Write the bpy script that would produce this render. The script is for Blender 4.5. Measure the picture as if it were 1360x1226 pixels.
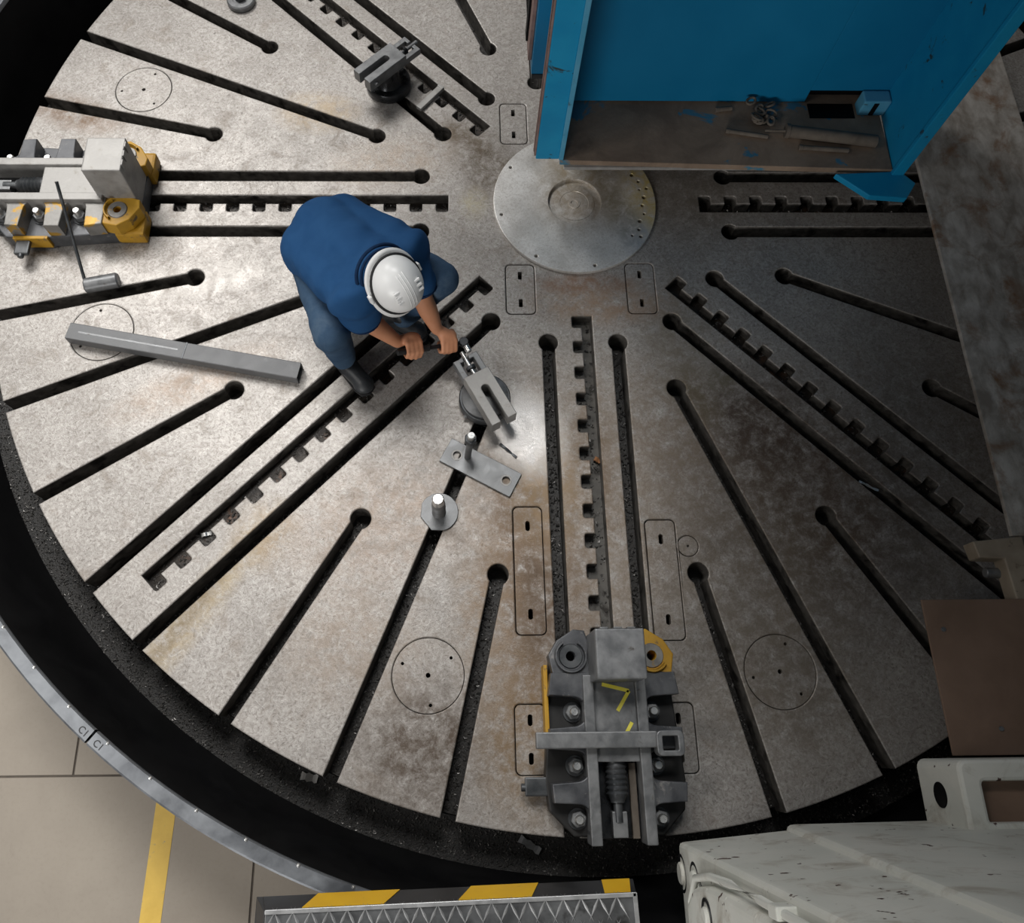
import bpy, bmesh, math, random
from mathutils import Vector, Matrix, noise
random.seed(7)
D = math.pi / 180
for o in list(bpy.data.objects):
    bpy.data.objects.remove(o)
scene = bpy.context.scene
COL = scene.collection

# ------------------------------------------------------------------ camera
CAM_LOC = Vector((-0.5888, -2.4774, 3.6442))
CAM_ROT = (Matrix.Rotation(-0.003, 3, 'Z') @ Matrix.Rotation(0.4013, 3, 'X') @ Matrix.Rotation(-0.0224, 3, 'Y'))
FPX, CX, CY = 1158.648, 633.09, 500.0
cam = bpy.data.objects.new('camera', bpy.data.cameras.new('camera'))
COL.objects.link(cam)
cam.data.sensor_fit = 'HORIZONTAL'
cam.data.sensor_width = 36
cam.data.lens = FPX / 1360 * 36
cam.data.shift_x = (680 - CX) / 1360
cam.data.shift_y = -(613 - CY) / 1360
cam.data.clip_start = 0.02
cam.location = CAM_LOC
cam.rotation_euler = CAM_ROT.to_euler()
scene.camera = cam

def at(px, py, z):
    """world point seen at a photo pixel, at its own real height z"""
    d = CAM_ROT @ Vector(((px - CX) / FPX, -(py - CY) / FPX, -1))
    return CAM_LOC + d * ((z - CAM_LOC.z) / d.z)

# ------------------------------------------------------------------ world, lights, exposure
w = bpy.data.worlds.new('hall')
scene.world = w
w.use_nodes = True
bg = w.node_tree.nodes['Background']
bg.inputs[0].default_value = (1.0, 0.97, 0.94, 1)
bg.inputs[1].default_value = 0.085

def area(name, loc, target, sx, sy, power, col=(1, 1, 1), spread=180):
    l = bpy.data.lights.new(name, 'AREA')
    l.shape = 'RECTANGLE'
    l.size = sx
    l.size_y = sy
    l.energy = power
    l.color = col
    l.spread = spread * D
    o = bpy.data.objects.new(name, l)
    COL.objects.link(o)
    o.location = loc
    o.rotation_euler = (Vector(target) - Vector(loc)).to_track_quat('-Z', 'Y').to_euler()
    return o
area('hall_skylight', (-3.9, 3.7, 6.8), (-1.5, -0.6, 0), 3.4, 2.6, 68, (1.0, 0.98, 0.95), 64)
area('hall_window', (-6.4, -3.4, 6.4), (-2.9, -2.2, 0), 3.0, 2.4, 31, (1.0, 0.97, 0.93), 58)
area('front_fill', (-3.5, -9.0, 2.2), (0.3, 0.4, 0.9), 4.0, 1.6, 46, (1.0, 0.98, 0.96), 70)  # fill light added to brighten the upright blue faces
area('hall_lamp', (-1.2, 2.4, 9.5), (-1.5, -1.1, 0), 2.8, 2.4, 50, (1.0, 0.985, 0.96), 56)
scene.view_settings.view_transform = 'Standard'
scene.view_settings.look = 'None'
scene.view_settings.exposure = 0
scene.view_settings.gamma = 1
scene.view_settings.use_curve_mapping = False

# ------------------------------------------------------------------ materials
class NT:
    def __init__(s, name):
        s.m = bpy.data.materials.new(name)
        s.m.use_nodes = True
        s.t = s.m.node_tree
        s.b = s.t.nodes['Principled BSDF']
        s.co = s.t.nodes.new('ShaderNodeTexCoord').outputs['Object']
    def n(s, typ, **kw):
        x = s.t.nodes.new(typ)
        for k, v in kw.items():
            setattr(x, k, v)
        return x
    def link(s, a, b):
        s.t.links.new(a, b)
    def setin(s, sock, v):
        if hasattr(v, 'is_output') or isinstance(v, bpy.types.NodeSocket):
            s.link(v, sock)
        else:
            sock.default_value = v
    def noise(s, scale, detail=4, rough=.55, dist=0, stretch=None, off=None):
        x = s.n('ShaderNodeTexNoise')
        x.inputs['Scale'].default_value = scale
        x.inputs['Detail'].default_value = detail
        x.inputs['Roughness'].default_value = rough
        x.inputs['Distortion'].default_value = dist
        if stretch or off:
            mp = s.n('ShaderNodeMapping')
            if stretch:
                mp.inputs['Scale'].default_value = stretch
            if off:
                mp.inputs['Location'].default_value = off
            s.link(s.co, mp.inputs['Vector'])
            s.link(mp.outputs[0], x.inputs['Vector'])
        else:
            s.link(s.co, x.inputs['Vector'])
        return x.outputs['Fac']
    def rng(s, v, a, b, c=0, d=1):
        x = s.n('ShaderNodeMapRange')
        s.setin(x.inputs[0], v)
        for i, q in enumerate((a, b, c, d)):
            x.inputs[i + 1].default_value = q
        return x.outputs[0]
    def mix(s, f, a, b, mode='MIX'):
        x = s.n('ShaderNodeMix', data_type='RGBA', blend_type=mode)
        s.setin(x.inputs[0], f)
        for sock, v in ((x.inputs[6], a), (x.inputs[7], b)):
            if isinstance(v, (tuple, list)):
                sock.default_value = tuple(v) + ((1,) if len(v) == 3 else ())
            else:
                s.link(v, sock)
        return x.outputs[2]
    def math(s, op, a, b=0.0):
        x = s.n('ShaderNodeMath', operation=op)
        s.setin(x.inputs[0], a)
        s.setin(x.inputs[1], b)
        return x.outputs[0]
    def bump(s, h, strength, dist=.003):
        x = s.n('ShaderNodeBump')
        x.inputs['Strength'].default_value = strength
        x.inputs['Distance'].default_value = dist
        s.link(h, x.inputs['Height'])
        s.link(x.outputs[0], s.b.inputs['Normal'])
    def spot(s, cx, cy, rx, ry, ang=0):
        """soft elliptical patch in the table plane"""
        mp = s.n('ShaderNodeMapping', vector_type='TEXTURE')
        mp.inputs['Location'].default_value = (cx, cy, 0)
        mp.inputs['Rotation'].default_value = (0, 0, ang * D)
        mp.inputs['Scale'].default_value = (rx, ry, 1000)
        s.link(s.co, mp.inputs['Vector'])
        ln = s.n('ShaderNodeVectorMath', operation='LENGTH')
        s.link(mp.outputs[0], ln.inputs[0])
        return s.rng(ln.outputs['Value'], 1.0, .35)
    def done(s, color, rough, metal=0.0, spec=.5):
        if isinstance(color, (tuple, list)):
            s.b.inputs['Base Color'].default_value = tuple(color) + (1,)
        else:
            s.link(color, s.b.inputs['Base Color'])
        s.setin(s.b.inputs['Roughness'], rough)
        s.setin(s.b.inputs['Metallic'], metal)
        s.b.inputs['Specular IOR Level'].default_value = spec
        return s.m

def pmat(name, c1, c2, scale=8, rough=.5, metal=0., bump=.0, bscale=60, wear=None, wscale=14, wthr=(.6, .66), spec=.5, stretch=None, rvar=.1):
    s = NT(name)
    n = s.noise(scale, 6, .6, .3, stretch)
    col = s.mix(s.rng(n, .35, .65), c1, c2)
    if wear:
        wn = s.noise(wscale, 8, .65, .4, None, (3.1, 1.7, .4))
        col = s.mix(s.rng(wn, *wthr), col, wear)
    if bump:
        s.bump(s.noise(bscale, 5, .6), bump)
    return s.done(col, s.rng(n, .3, .7, rough - rvar, rough + rvar), metal, spec)

def table_material():
    s = NT('scraped_steel')
    n1 = s.noise(2.2, 6, .6, .4)
    n2 = s.noise(27, 6, .74, 2.4)
    n3 = s.noise(9, 5, .65, .8)
    n4 = s.noise(85, 4, .75, .8)
    col = s.mix(s.rng(n1, .3, .7), (.33, .31, .29), (.46, .435, .41))
    col = s.mix(s.rng(n2, .46, .62, 0, .6), col, (.20, .178, .158))
    col = s.mix(s.rng(n2, .44, .33, 0, .55), col, (.60, .58, .555))
    col = s.mix(s.rng(n4, .53, .66, 0, .75), col, (.14, .122, .108))
    col = s.mix(s.rng(n3, .56, .72, 0, .4), col, (.19, .145, .105))
    stains_and_shade = [  # oil and rust marks, the broad right-hand ones also painting in shade: x, y, rx, ry, angle, colour, strength
        (-.05, -1.6, .62, 1.0, 0, (.21, .155, .105), .75), (-.28, -1.75, .28, .8, 5, (.15, .095, .055), .9), (-.28, -1.95, .12, .4, 0, (.10, .065, .04), .9), (.02, -1.35, .12, .5, 0, (.16, .11, .07), .8), (-.2, -1.45, .2, .35, 0, (.26, .18, .10), .8),
        (-.72, -2.48, .36, .34, 30, (.085, .06, .042), .95), (-.32, -2.45, .26, .4, 0, (.20, .13, .065), .85), (-.45, -2.0, .2, .45, 0, (.23, .16, .10), .7),
        (.95, -1.5, .6, .8, 40, (.095, .062, .042), .95), (.75, -1.2, .3, .4, 30, (.08, .055, .04), .9), (.6, -1.9, .6, .7, 0, (.15, .12, .09), .75), (.35, -1.2, .3, .5, 15, (.20, .155, .115), .7),
        (-1.66, -1.98, .10, .60, -36, (.34, .265, .15), .7), (-1.4, -1.65, .16, .2, -36, (.27, .20, .12), .8), (-1.72, -2.05, .04, .45, -36, (.16, .12, .07), .7), (-2.55, .55, .34, .13, -20, (.15, .09, .05), .9),
        (-.42, .22, .2, .34, 30, (.10, .075, .05), .95), (.45, -.75, .22, .38, 0, (.20, .17, .13), .8), (-.56, .42, .2, .1, -30, (.11, .08, .05), .9),
        (.1, -.55, .42, .17, 0, (.30, .20, .13), .85), (-.50, .0, .09, .12, 0, (.42, .37, .24), .6), (.0, -.45, .3, .07, 0, (.22, .11, .06), .7),
        (-1.3, .56, .26, .16, 0, (.44, .34, .22), .7), (.62, .05, .35, .4, 0, (.17, .15, .125), .8), (-.9, .25, .4, .2, 10, (.36, .28, .21), .5),
        (-1.85, -.45, .5, .1, 10, (.58, .55, .52), .6), (-1.75, -.95, .5, .12, 25, (.33, .25, .19), .6),
        (-.9, -1.6, .55, .35, 20, (.27, .20, .15), .6), (-1.0, -2.1, .4, .3, 0, (.27, .21, .16), .6), (.5, -1.05, .12, .2, 20, (.14, .11, .07), .9), (.62, -.95, .1, .08, 0, (.15, .13, .09), .9),
        (.75, -2.3, .5, .4, 0, (.17, .14, .11), .7), (1.5, -1.3, .6, .9, 0, (.15, .12, .10), .6)]
    brk = s.rng(s.noise(14, 10, .8, .25), .36, .58)
    for i, (cx, cy, rx, ry, a, c, k) in enumerate(stains_and_shade):
        f = s.math('MULTIPLY', s.math('MULTIPLY', s.spot(cx, cy, rx, ry, a), brk), k)
        col = s.mix(f, col, c)
    # polished patch beside the plate, its highlight painted in as pale colour
    pol = s.spot(-.28, -1.2, .2, .26, 20)
    col = s.mix(s.math('MULTIPLY', pol, .7), col, (.72, .71, .70))
    h = s.math('ADD', s.noise(70, 4, .7, 2.0), s.math('MULTIPLY', n4, .5))
    s.bump(h, .35, .0025)
    r = s.math('SUBTRACT', s.rng(n3, .3, .7, .36, .52), s.math('MULTIPLY', pol, .12))
    return s.done(col, r, .35)

M = {}
M['table'] = table_material()
def disc_material():
    s = NT('turned_centre_steel')
    n = s.noise(6, 6, .6, .4)
    f = s.noise(90, 4, .7, 1.0)
    col = s.mix(s.rng(n, .35, .65), (.62, .60, .57), (.80, .79, .77))
    col = s.mix(s.rng(f, .45, .68, 0, .5), col, (.33, .29, .25))
    brk = s.rng(s.noise(16, 7, .7, .8), .32, .6)
    for (cx, cy, rx, ry, a, c, k) in [(.35, .06, .13, .42, 6, (.66, .54, .20), 1.0), (.3, -.2, .12, .2, 20, (.42, .47, .55), .8), (.0, .02, .26, .26, 0, (.30, .24, .17), .75),
                                      (.05, .2, .3, .2, 0, (.35, .28, .18), .7), (.22, -.05, .1, .3, 15, (.25, .22, .13), .6)]:
        col = s.mix(s.math('MULTIPLY', s.math('MULTIPLY', s.spot(cx, cy, rx, ry, a), brk), k), col, c)
    s.bump(f, .25, .002)
    return s.done(col, s.rng(n, .3, .7, .28, .45), .4)
M['disc'] = disc_material()
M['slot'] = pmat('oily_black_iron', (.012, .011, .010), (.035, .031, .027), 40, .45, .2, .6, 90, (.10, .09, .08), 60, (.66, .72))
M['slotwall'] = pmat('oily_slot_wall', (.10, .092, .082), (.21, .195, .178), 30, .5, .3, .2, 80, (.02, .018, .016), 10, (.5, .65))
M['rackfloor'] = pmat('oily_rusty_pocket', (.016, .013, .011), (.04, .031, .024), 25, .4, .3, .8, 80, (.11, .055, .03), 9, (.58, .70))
M['rackfloor_grey'] = pmat('dusty_grey_pocket', (.10, .095, .085), (.16, .15, .135), 12, .6, .1, .5, 80, (.03, .025, .02), 14, (.56, .66))
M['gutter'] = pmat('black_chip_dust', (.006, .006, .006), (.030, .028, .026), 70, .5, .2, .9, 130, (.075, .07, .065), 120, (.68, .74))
M['chip'] = pmat('steel_chips', (.06, .057, .054), (.24, .23, .22), 30, .4, .6)
M['guard'] = pmat('black_guard_paint', (.0035, .0035, .004), (.007, .007, .0075), 4, .6, 0, .05, 30, None, spec=.12)
M['rim'] = pmat('worn_grey_rim', (.14, .15, .165), (.25, .265, .285), 7, .4, .6, .1, 40, (.5, .5, .5), 40, (.68, .75))
M['bright'] = pmat('bright_steel', (.55, .55, .54), (.75, .75, .74), 25, .3, .8, .05)
M['steel'] = pmat('mid_grey_steel', (.15, .155, .16), (.24, .245, .25), 18, .42, .4, .12, 80, (.10, .09, .08), 22, (.62, .72))
M['palesteel'] = pmat('pale_machined_steel', (.28, .272, .26), (.40, .39, .375), 16, .48, .25, .12, 90, (.22, .20, .17), 25, (.6, .72))
M['tubesteel'] = pmat('dull_grey_tube', (.105, .108, .112), (.15, .153, .158), 14, .5, .2, .1, 80, (.22, .22, .225), 30, (.62, .74))
M['darksteel'] = pmat('dark_grey_steel', (.05, .055, .06), (.11, .115, .12), 14, .42, .5, .15, 60)
M['gunmetal'] = pmat('black_oiled_steel', (.012, .013, .015), (.04, .042, .046), 14, .3, .6, .1, 60)
M['jawgrey'] = pmat('worn_grey_jaw_paint', (.05, .053, .06), (.12, .124, .132), 9, .42, .3, .2, 50, (.26, .25, .24), 16, (.60, .70))
M['jawpatch'] = pmat('grey_jaw_with_yellow_flakes', (.17, .165, .155), (.30, .29, .275), 10, .45, .3, .2, 60, (.42, .24, .03), 8, (.56, .60))
M['jawyellow'] = pmat('chipped_yellow_paint', (.42, .22, .012), (.56, .31, .02), 9, .5, 0, .15, 50, (.13, .09, .05), 22, (.58, .66))
M['jawblack'] = pmat('black_jaw_side', (.006, .006, .0065), (.018, .0175, .017), 9, .5, .1, .1)
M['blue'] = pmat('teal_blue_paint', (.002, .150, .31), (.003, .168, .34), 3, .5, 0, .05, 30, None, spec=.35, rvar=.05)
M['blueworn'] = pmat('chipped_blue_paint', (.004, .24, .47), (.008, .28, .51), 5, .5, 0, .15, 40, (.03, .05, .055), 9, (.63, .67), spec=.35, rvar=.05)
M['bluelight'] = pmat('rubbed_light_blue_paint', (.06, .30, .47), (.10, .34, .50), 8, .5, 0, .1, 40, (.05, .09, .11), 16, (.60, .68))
M['redline'] = pmat('pinkish_sealing_strip', (.20, .12, .105), (.28, .19, .17), 20, .6)
def shelf_material():
    s = NT('dirty_brown_shelf')
    n = s.noise(5, 7, .65, .5)
    col = s.mix(s.rng(n, .35, .65), (.18, .13, .095), (.30, .225, .165))
    col = s.mix(s.rng(s.noise(4.5, 6, .6, .6, None, (5, 2, 0)), .60, .63), col, (.06, .19, .28))
    s.bump(s.noise(40, 5, .65), .3)
    return s.done(col, .7, 0, .3)
M['shelf'] = shelf_material()
M['dust'] = pmat('brown_dusty_metal', (.10, .083, .067), (.16, .135, .11), 12, .7, 0, .2, 60, None, spec=.3)
M['slab'] = pmat('mottled_rusty_steel', (.36, .315, .27), (.70, .66, .61), 9, .4, .3, .3, 35, (.30, .18, .11), 5, (.52, .66), stretch=(1.8, 1, 1))  # pale tones lifted to stand in for reflections on the steel
M['brown'] = pmat('dull_brown_panel', (.19, .125, .09), (.24, .16, .118), 5, .6, 0, .08, 40, None, spec=.3)
M['tan'] = pmat('tan_cast_bracket', (.26, .21, .155), (.36, .30, .23), 9, .55, 0, .15, 50, (.12, .09, .06), 14, (.6, .68))
def cream_material():
    s = NT('worn_cream_paint')
    n = s.noise(3, 6, .6, .4)
    col = s.mix(s.rng(n, .35, .65), (.62, .63, .58), (.72, .715, .66))
    col = s.mix(s.rng(s.noise(6, 8, .7, .7, None, (2, 4, 1)), .52, .72, 0, .75), col, (.30, .25, .19))
    col = s.mix(s.rng(s.noise(22, 3, .5, 0, None, (7, 1, 3)), .68, .70), col, (.06, .025, .02))
    s.bump(s.noise(25, 4, .5), .08)
    return s.done(col, .45, 0, .4)
M['cream'] = cream_material()
def concrete_material():
    s = NT('workshop_concrete')
    n = s.noise(1.6, 8, .62, .3)
    f = s.noise(60, 4, .7)
    col = s.mix(s.rng(n, .3, .7), (.25, .215, .175), (.34, .30, .25))
    col = s.mix(s.rng(f, .5, .8, 0, .25), col, (.20, .17, .14))
    col = s.mix(s.rng(s.noise(3.5, 7, .7, 1.2, None, (4, 9, 0)), .62, .78, 0, .5), col, (.19, .155, .125))
    s.bump(f, .15, .002)
    return s.done(col, s.rng(n, .3, .7, .45, .65), 0, .4)
M['concrete'] = concrete_material()
M['joint'] = pmat('dark_floor_joint', (.09, .075, .06), (.13, .11, .09), 20, .8)
M['line'] = pmat('yellow_floor_paint', (.62, .40, .06), (.74, .50, .10), 6, .55, 0, .08, 60, (.34, .27, .17), 16, (.63, .70))
M['hazyellow'] = pmat('yellow_hazard_paint', (.72, .40, .01), (.80, .47, .02), 8, .5, 0, .05, 60, (.30, .20, .05), 18, (.66, .74))
M['hazblack'] = pmat('grey_black_hazard_paint', (.018, .0185, .02), (.04, .04, .043), 8, .5, .1, .1, 50, (.12, .12, .12), 25, (.66, .74))
M['tread'] = pmat('tread_plate_steel', (.085, .088, .092), (.15, .155, .16), 12, .42, .5, .1, 60, (.035, .035, .035), 9, (.55, .66))
M['treadrib'] = pmat('worn_tread_rib', (.34, .345, .35), (.48, .485, .49), 18, .38, .5)
M['yellowchalk'] = pmat('bright_yellow_marker', (.75, .66, .05), (.85, .76, .12), 20, .6)
M['shirt'] = pmat('navy_cotton', (.015, .066, .175), (.021, .08, .20), 12, .85, 0, .25, 240, None, spec=.15, rvar=.03)
M['collar'] = pmat('dark_navy_rib', (.007, .022, .062), (.010, .03, .08), 40, .85, 0, .2, 200, None, spec=.15, rvar=.03)
M['jeans'] = pmat('blue_denim', (.030, .062, .115), (.055, .10, .165), 9, .85, 0, .4, 220, (.09, .135, .19), 6, (.52, .75), spec=.15, rvar=.03)
M['skin'] = pmat('tanned_skin', (.56, .25, .135), (.62, .29, .165), 14, .5, 0, .1, 120, None, spec=.4, rvar=.05)
M['hair'] = pmat('black_hair', (.012, .010, .009), (.025, .02, .018), 60, .6, 0, .3, 150)
M['boot'] = pmat('black_boot_leather', (.016, .018, .021), (.045, .05, .056), 12, .45, 0, .2, 70)
M['sole'] = pmat('dark_rubber', (.012, .012, .013), (.022, .022, .023), 20, .7)
M['helmet'] = pmat('white_helmet_plastic', (.82, .825, .82), (.86, .865, .86), 4, .35, 0, 0, rvar=.03)
M['strap'] = pmat('black_strap', (.010, .010, .011), (.02, .02, .021), 30, .6)
M['eyewhite'] = pmat('eye_white', (.75, .73, .70), (.8, .78, .75), 10, .3)
M['rust'] = pmat('orange_rust_stain', (.30, .12, .045), (.42, .22, .10), 12, .8)
M['letter'] = pmat('stamped_letter_shadow', (.02, .02, .022), (.04, .04, .042), 30, .6)

# ------------------------------------------------------------------ builders
def link(name, me, mat=None, parent=None, smooth=False):
    o = bpy.data.objects.new(name, me)
    COL.objects.link(o)
    if mat is not None and not me.materials:
        me.materials.append(M[mat] if isinstance(mat, str) else mat)
    if parent is not None:
        o.parent = parent
    if smooth:
        for p in me.polygons:
            p.use_smooth = True
    return o

def tag(o, label=None, cat=None, group=None, kind=None):
    for k, v in (('label', label), ('category', cat), ('group', group), ('kind', kind)):
        if v:
            o[k] = v
    return o

def thing(name, label, cat, loc=(0, 0, 0), rz=0, group=None):
    o = bpy.data.objects.new(name, None)
    COL.objects.link(o)
    o.empty_display_size = .1
    o.location = loc
    o.rotation_euler = (0, 0, rz)
    return tag(o, label, cat, group)

def bm_mesh(name, bm):
    bmesh.ops.recalc_face_normals(bm, faces=bm.faces[:])
    me = bpy.data.meshes.new(name)
    bm.to_mesh(me)
    bm.free()
    return me

def raw(name, verts, faces):
    me = bpy.data.meshes.new(name)
    me.from_pydata([tuple(v) for v in verts], [], faces)
    me.update()
    return me

def bevelled(bm, bev, seg=2):
    if bev > 0:
        bmesh.ops.bevel(bm, geom=bm.edges[:], offset=bev, segments=seg, profile=.6, affect='EDGES', clamp_overlap=True)
    return bm

def box(name, lo, hi, mat, parent=None, bev=.004, seg=2):
    bm = bmesh.new()
    c = [(a + b) / 2 for a, b in zip(lo, hi)]
    bmesh.ops.create_cube(bm, size=1)
    for v in bm.verts:
        v.co = Vector((c[0] + v.co.x * (hi[0] - lo[0]), c[1] + v.co.y * (hi[1] - lo[1]), c[2] + v.co.z * (hi[2] - lo[2])))
    bevelled(bm, bev, seg)
    return link(name, bm_mesh(name, bm), mat, parent)

def prism(name, poly, z0, z1, mat, parent=None, bev=.004, seg=2, z1f=None):
    bm = bmesh.new()
    lo = [bm.verts.new((p[0], p[1], z0)) for p in poly]
    hi = [bm.verts.new((p[0], p[1], z1f(p) if z1f else z1)) for p in poly]
    n = len(poly)
    bm.faces.new(lo)
    bm.faces.new(hi)
    for i in range(n):
        bm.faces.new((lo[i], lo[(i + 1) % n], hi[(i + 1) % n], hi[i]))
    bmesh.ops.recalc_face_normals(bm, faces=bm.faces[:])
    bevelled(bm, bev, seg)
    return link(name, bm_mesh(name, bm), mat, parent)

def hexa(name, pts8, mat, parent=None, bev=.004, seg=2):
    """eight corners: bottom four then top four, same order"""
    bm = bmesh.new()
    v = [bm.verts.new(tuple(p)) for p in pts8]
    for f in ((0, 1, 2, 3), (4, 5, 6, 7), (0, 1, 5, 4), (1, 2, 6, 5), (2, 3, 7, 6), (3, 0, 4, 7)):
        bm.faces.new([v[i] for i in f])
    bmesh.ops.recalc_face_normals(bm, faces=bm.faces[:])
    bevelled(bm, bev, seg)
    return link(name, bm_mesh(name, bm), mat, parent)

def lathe(name, prof, mat, parent=None, seg=32, loc=(0, 0, 0), axis=None, smooth=True, a0=0, a1=360):
    """profile of (radius, height) turned about z, then aimed along axis"""
    vs, fs = [], []
    full = abs(a1 - a0) >= 359.9
    ns = seg if full else seg + 1
    q = Vector((0, 0, 1)).rotation_difference(Vector(axis).normalized()).to_matrix() if axis is not None else Matrix.Identity(3)
    L = Vector(loc)
    for i in range(ns):
        t = (a0 + (a1 - a0) * i / seg) * D
        for r, h in prof:
            vs.append(L + q @ Vector((r * math.cos(t), r * math.sin(t), h)))
    m = len(prof)
    for i in range(seg):
        j = (i + 1) % ns
        for k in range(m - 1):
            fs.append((i * m + k, j * m + k, j * m + k + 1, i * m + k + 1))
    me = raw(name, vs, fs)
    bm = bmesh.new()
    bm.from_mesh(me)
    bmesh.ops.remove_doubles(bm, verts=bm.verts[:], dist=1e-6)
    bmesh.ops.recalc_face_normals(bm, faces=bm.faces[:])
    bm.to_mesh(me)
    bm.free()
    o = link(name, me, mat, parent)
    if smooth:
        for p in me.polygons:
            p.use_smooth = True
        try:
            me.set_sharp_from_angle(angle=40 * D)
        except Exception:
            pass
    return o

def rod(name, a, b, r, mat, parent=None, seg=16, r2=None):
    a, b = Vector(a), Vector(b)
    L = (b - a).length
    r2 = r if r2 is None else r2
    e = min(r, r2, L / 2) * .18
    return lathe(name, [(0, 0), (r - e, 0), (r, e), (r2, L - e), (r2 - e, L), (0, L)], mat, parent, seg, a, b - a)

def hexnut(name, loc, r, h, mat, parent=None, axis=(0, 0, 1), rot=0):
    bm = bmesh.new()
    bmesh.ops.create_cone(bm, cap_ends=True, segments=6, radius1=r, radius2=r, depth=h, matrix=Matrix.Translation((0, 0, h / 2)) @ Matrix.Rotation(rot, 4, 'Z'))
    bevelled(bm, r * .08, 1)
    q = Vector((0, 0, 1)).rotation_difference(Vector(axis).normalized()).to_matrix().to_4x4()
    bmesh.ops.transform(bm, matrix=Matrix.Translation(loc) @ q, verts=bm.verts[:])
    return link(name, bm_mesh(name, bm), mat, parent)

def fill2d(name, loops, z0, z1, mat, parent=None, bev=0.0):
    cu = bpy.data.curves.new(name, 'CURVE')
    cu.dimensions = '2D'
    cu.fill_mode = 'BOTH'
    for lp in loops:
        sp = cu.splines.new('POLY')
        sp.points.add(len(lp) - 1)
        for p, q in zip(sp.points, lp):
            p.co = (q[0], q[1], 0, 1)
        sp.use_cyclic_u = True
    cu.extrude = (z1 - z0) / 2 - bev
    if bev:
        cu.bevel_depth = bev
        cu.bevel_resolution = 1
        cu.offset = -bev
    t = bpy.data.objects.new('tmp', cu)
    COL.objects.link(t)
    bpy.context.view_layer.update()
    me = bpy.data.meshes.new_from_object(t.evaluated_get(bpy.context.evaluated_depsgraph_get()))
    bpy.data.objects.remove(t)
    bpy.data.curves.remove(cu)
    me.name = name
    me.transform(Matrix.Translation((0, 0, (z0 + z1) / 2)))
    for p in me.polygons:
        p.use_smooth = False
    me.materials.clear()
    return link(name, me, mat, parent)

def text_mesh(name, body, size, depth, mat, parent, loc, rz):
    cu = bpy.data.curves.new(name, 'FONT')
    cu.body = body
    cu.size = size
    cu.extrude = depth
    cu.align_x = 'CENTER'
    cu.align_y = 'CENTER'
    t = bpy.data.objects.new('tmp', cu)
    COL.objects.link(t)
    bpy.context.view_layer.update()
    me = bpy.data.meshes.new_from_object(t.evaluated_get(bpy.context.evaluated_depsgraph_get()))
    bpy.data.objects.remove(t)
    bpy.data.curves.remove(cu)
    me.materials.clear()
    me.transform(Matrix.Translation(loc) @ Matrix.Rotation(rz, 4, 'Z'))
    return link(name, me, mat, parent)

def circle(cx, cy, r, n=24, a0=0):
    return [(cx + r * math.cos(a0 + 2 * math.pi * i / n), cy + r * math.sin(a0 + 2 * math.pi * i / n)) for i in range(n)]

def rrect(x0, y0, x1, y1, r, n=5):
    out = []
    for cx, cy, a in ((x1 - r, y1 - r, 0), (x0 + r, y1 - r, 90), (x0 + r, y0 + r, 180), (x1 - r, y0 + r, 270)):
        for i in range(n + 1):
            t = (a + 90 * i / n) * D
            out.append((cx + r * math.cos(t), cy + r * math.sin(t)))
    return out

def tubepath(name, pts, r, mat, parent=None, seg=8, closed=False):
    P = [Vector(p) for p in pts]
    n = len(P)
    vs, fs = [], []
    up = Vector((0, 0, 1))
    for i, p in enumerate(P):
        d = (P[(i + 1) % n] - P[i - 1]) if closed else (P[min(i + 1, n - 1)] - P[max(i - 1, 0)])
        d.normalize()
        s = d.cross(up)
        if s.length < 1e-3:
            s = Vector((1, 0, 0))
        s.normalize()
        t = s.cross(d)
        for k in range(seg):
            a = 2 * math.pi * k / seg
            vs.append(p + (s * math.cos(a) + t * math.sin(a)) * r)
    for i in range(n if closed else n - 1):
        j = (i + 1) % n
        for k in range(seg):
            fs.append((i * seg + k, i * seg + (k + 1) % seg, j * seg + (k + 1) % seg, j * seg + k))
    if not closed:
        fs.append(tuple(range(seg)))
        fs.append(tuple((n - 1) * seg + k for k in range(seg)))
    me = raw(name, vs, fs)
    bm = bmesh.new()
    bm.from_mesh(me)
    bmesh.ops.recalc_face_normals(bm, faces=bm.faces[:])
    bm.to_mesh(me)
    bm.free()
    return link(name, me, mat, parent, True)

# ------------------------------------------------------------------ the setting: floor
FZ = -0.55
floor = tag(box('floor', (-6.5, -7, FZ - .12), (6.5, 6.5, FZ - .005), 'joint', None, 0), kind='structure')
jx, jy, kx = at(101, 1005, FZ).x, at(70, 1031, FZ).y, at(336, 1165, FZ).x
ys = [-7, jy - 2.4, jy, jy + 2.4, jy + 4.8, 6.5]
gap = .004
for j in range(len(ys) - 1):
    x00 = (jx, kx, jx)[j % 3] if j != 1 else kx
    if j == 2:
        x00 = jx
    xs = [-6.5] + [x00 + 2.45 * k for k in range(-3, 5) if -6.4 < x00 + 2.45 * k < 6.4] + [6.5]
    for i in range(len(xs) - 1):
        box('concrete_slab', (xs[i] + gap, ys[j] + gap, FZ - .005), (xs[i + 1] - gap, ys[j + 1] - gap, FZ), 'concrete', floor, .002, 1)
pa, pb = at(221, 1068, FZ), at(199, 1226, FZ)
dv = (pb - pa)
sd = Vector((dv.y, -dv.x, 0)).normalized() * .044
pa -= dv * .8
pb += dv * 4
tag(hexa('floor_line', [Vector((p.x, p.y, z)) for z in (FZ, FZ + .0015) for p in (pa + sd, pb + sd, pb - sd, pa - sd)], 'line', None, 0),
    'broad yellow line painted on the concrete floor beside the round guard', 'floor marking')

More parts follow.
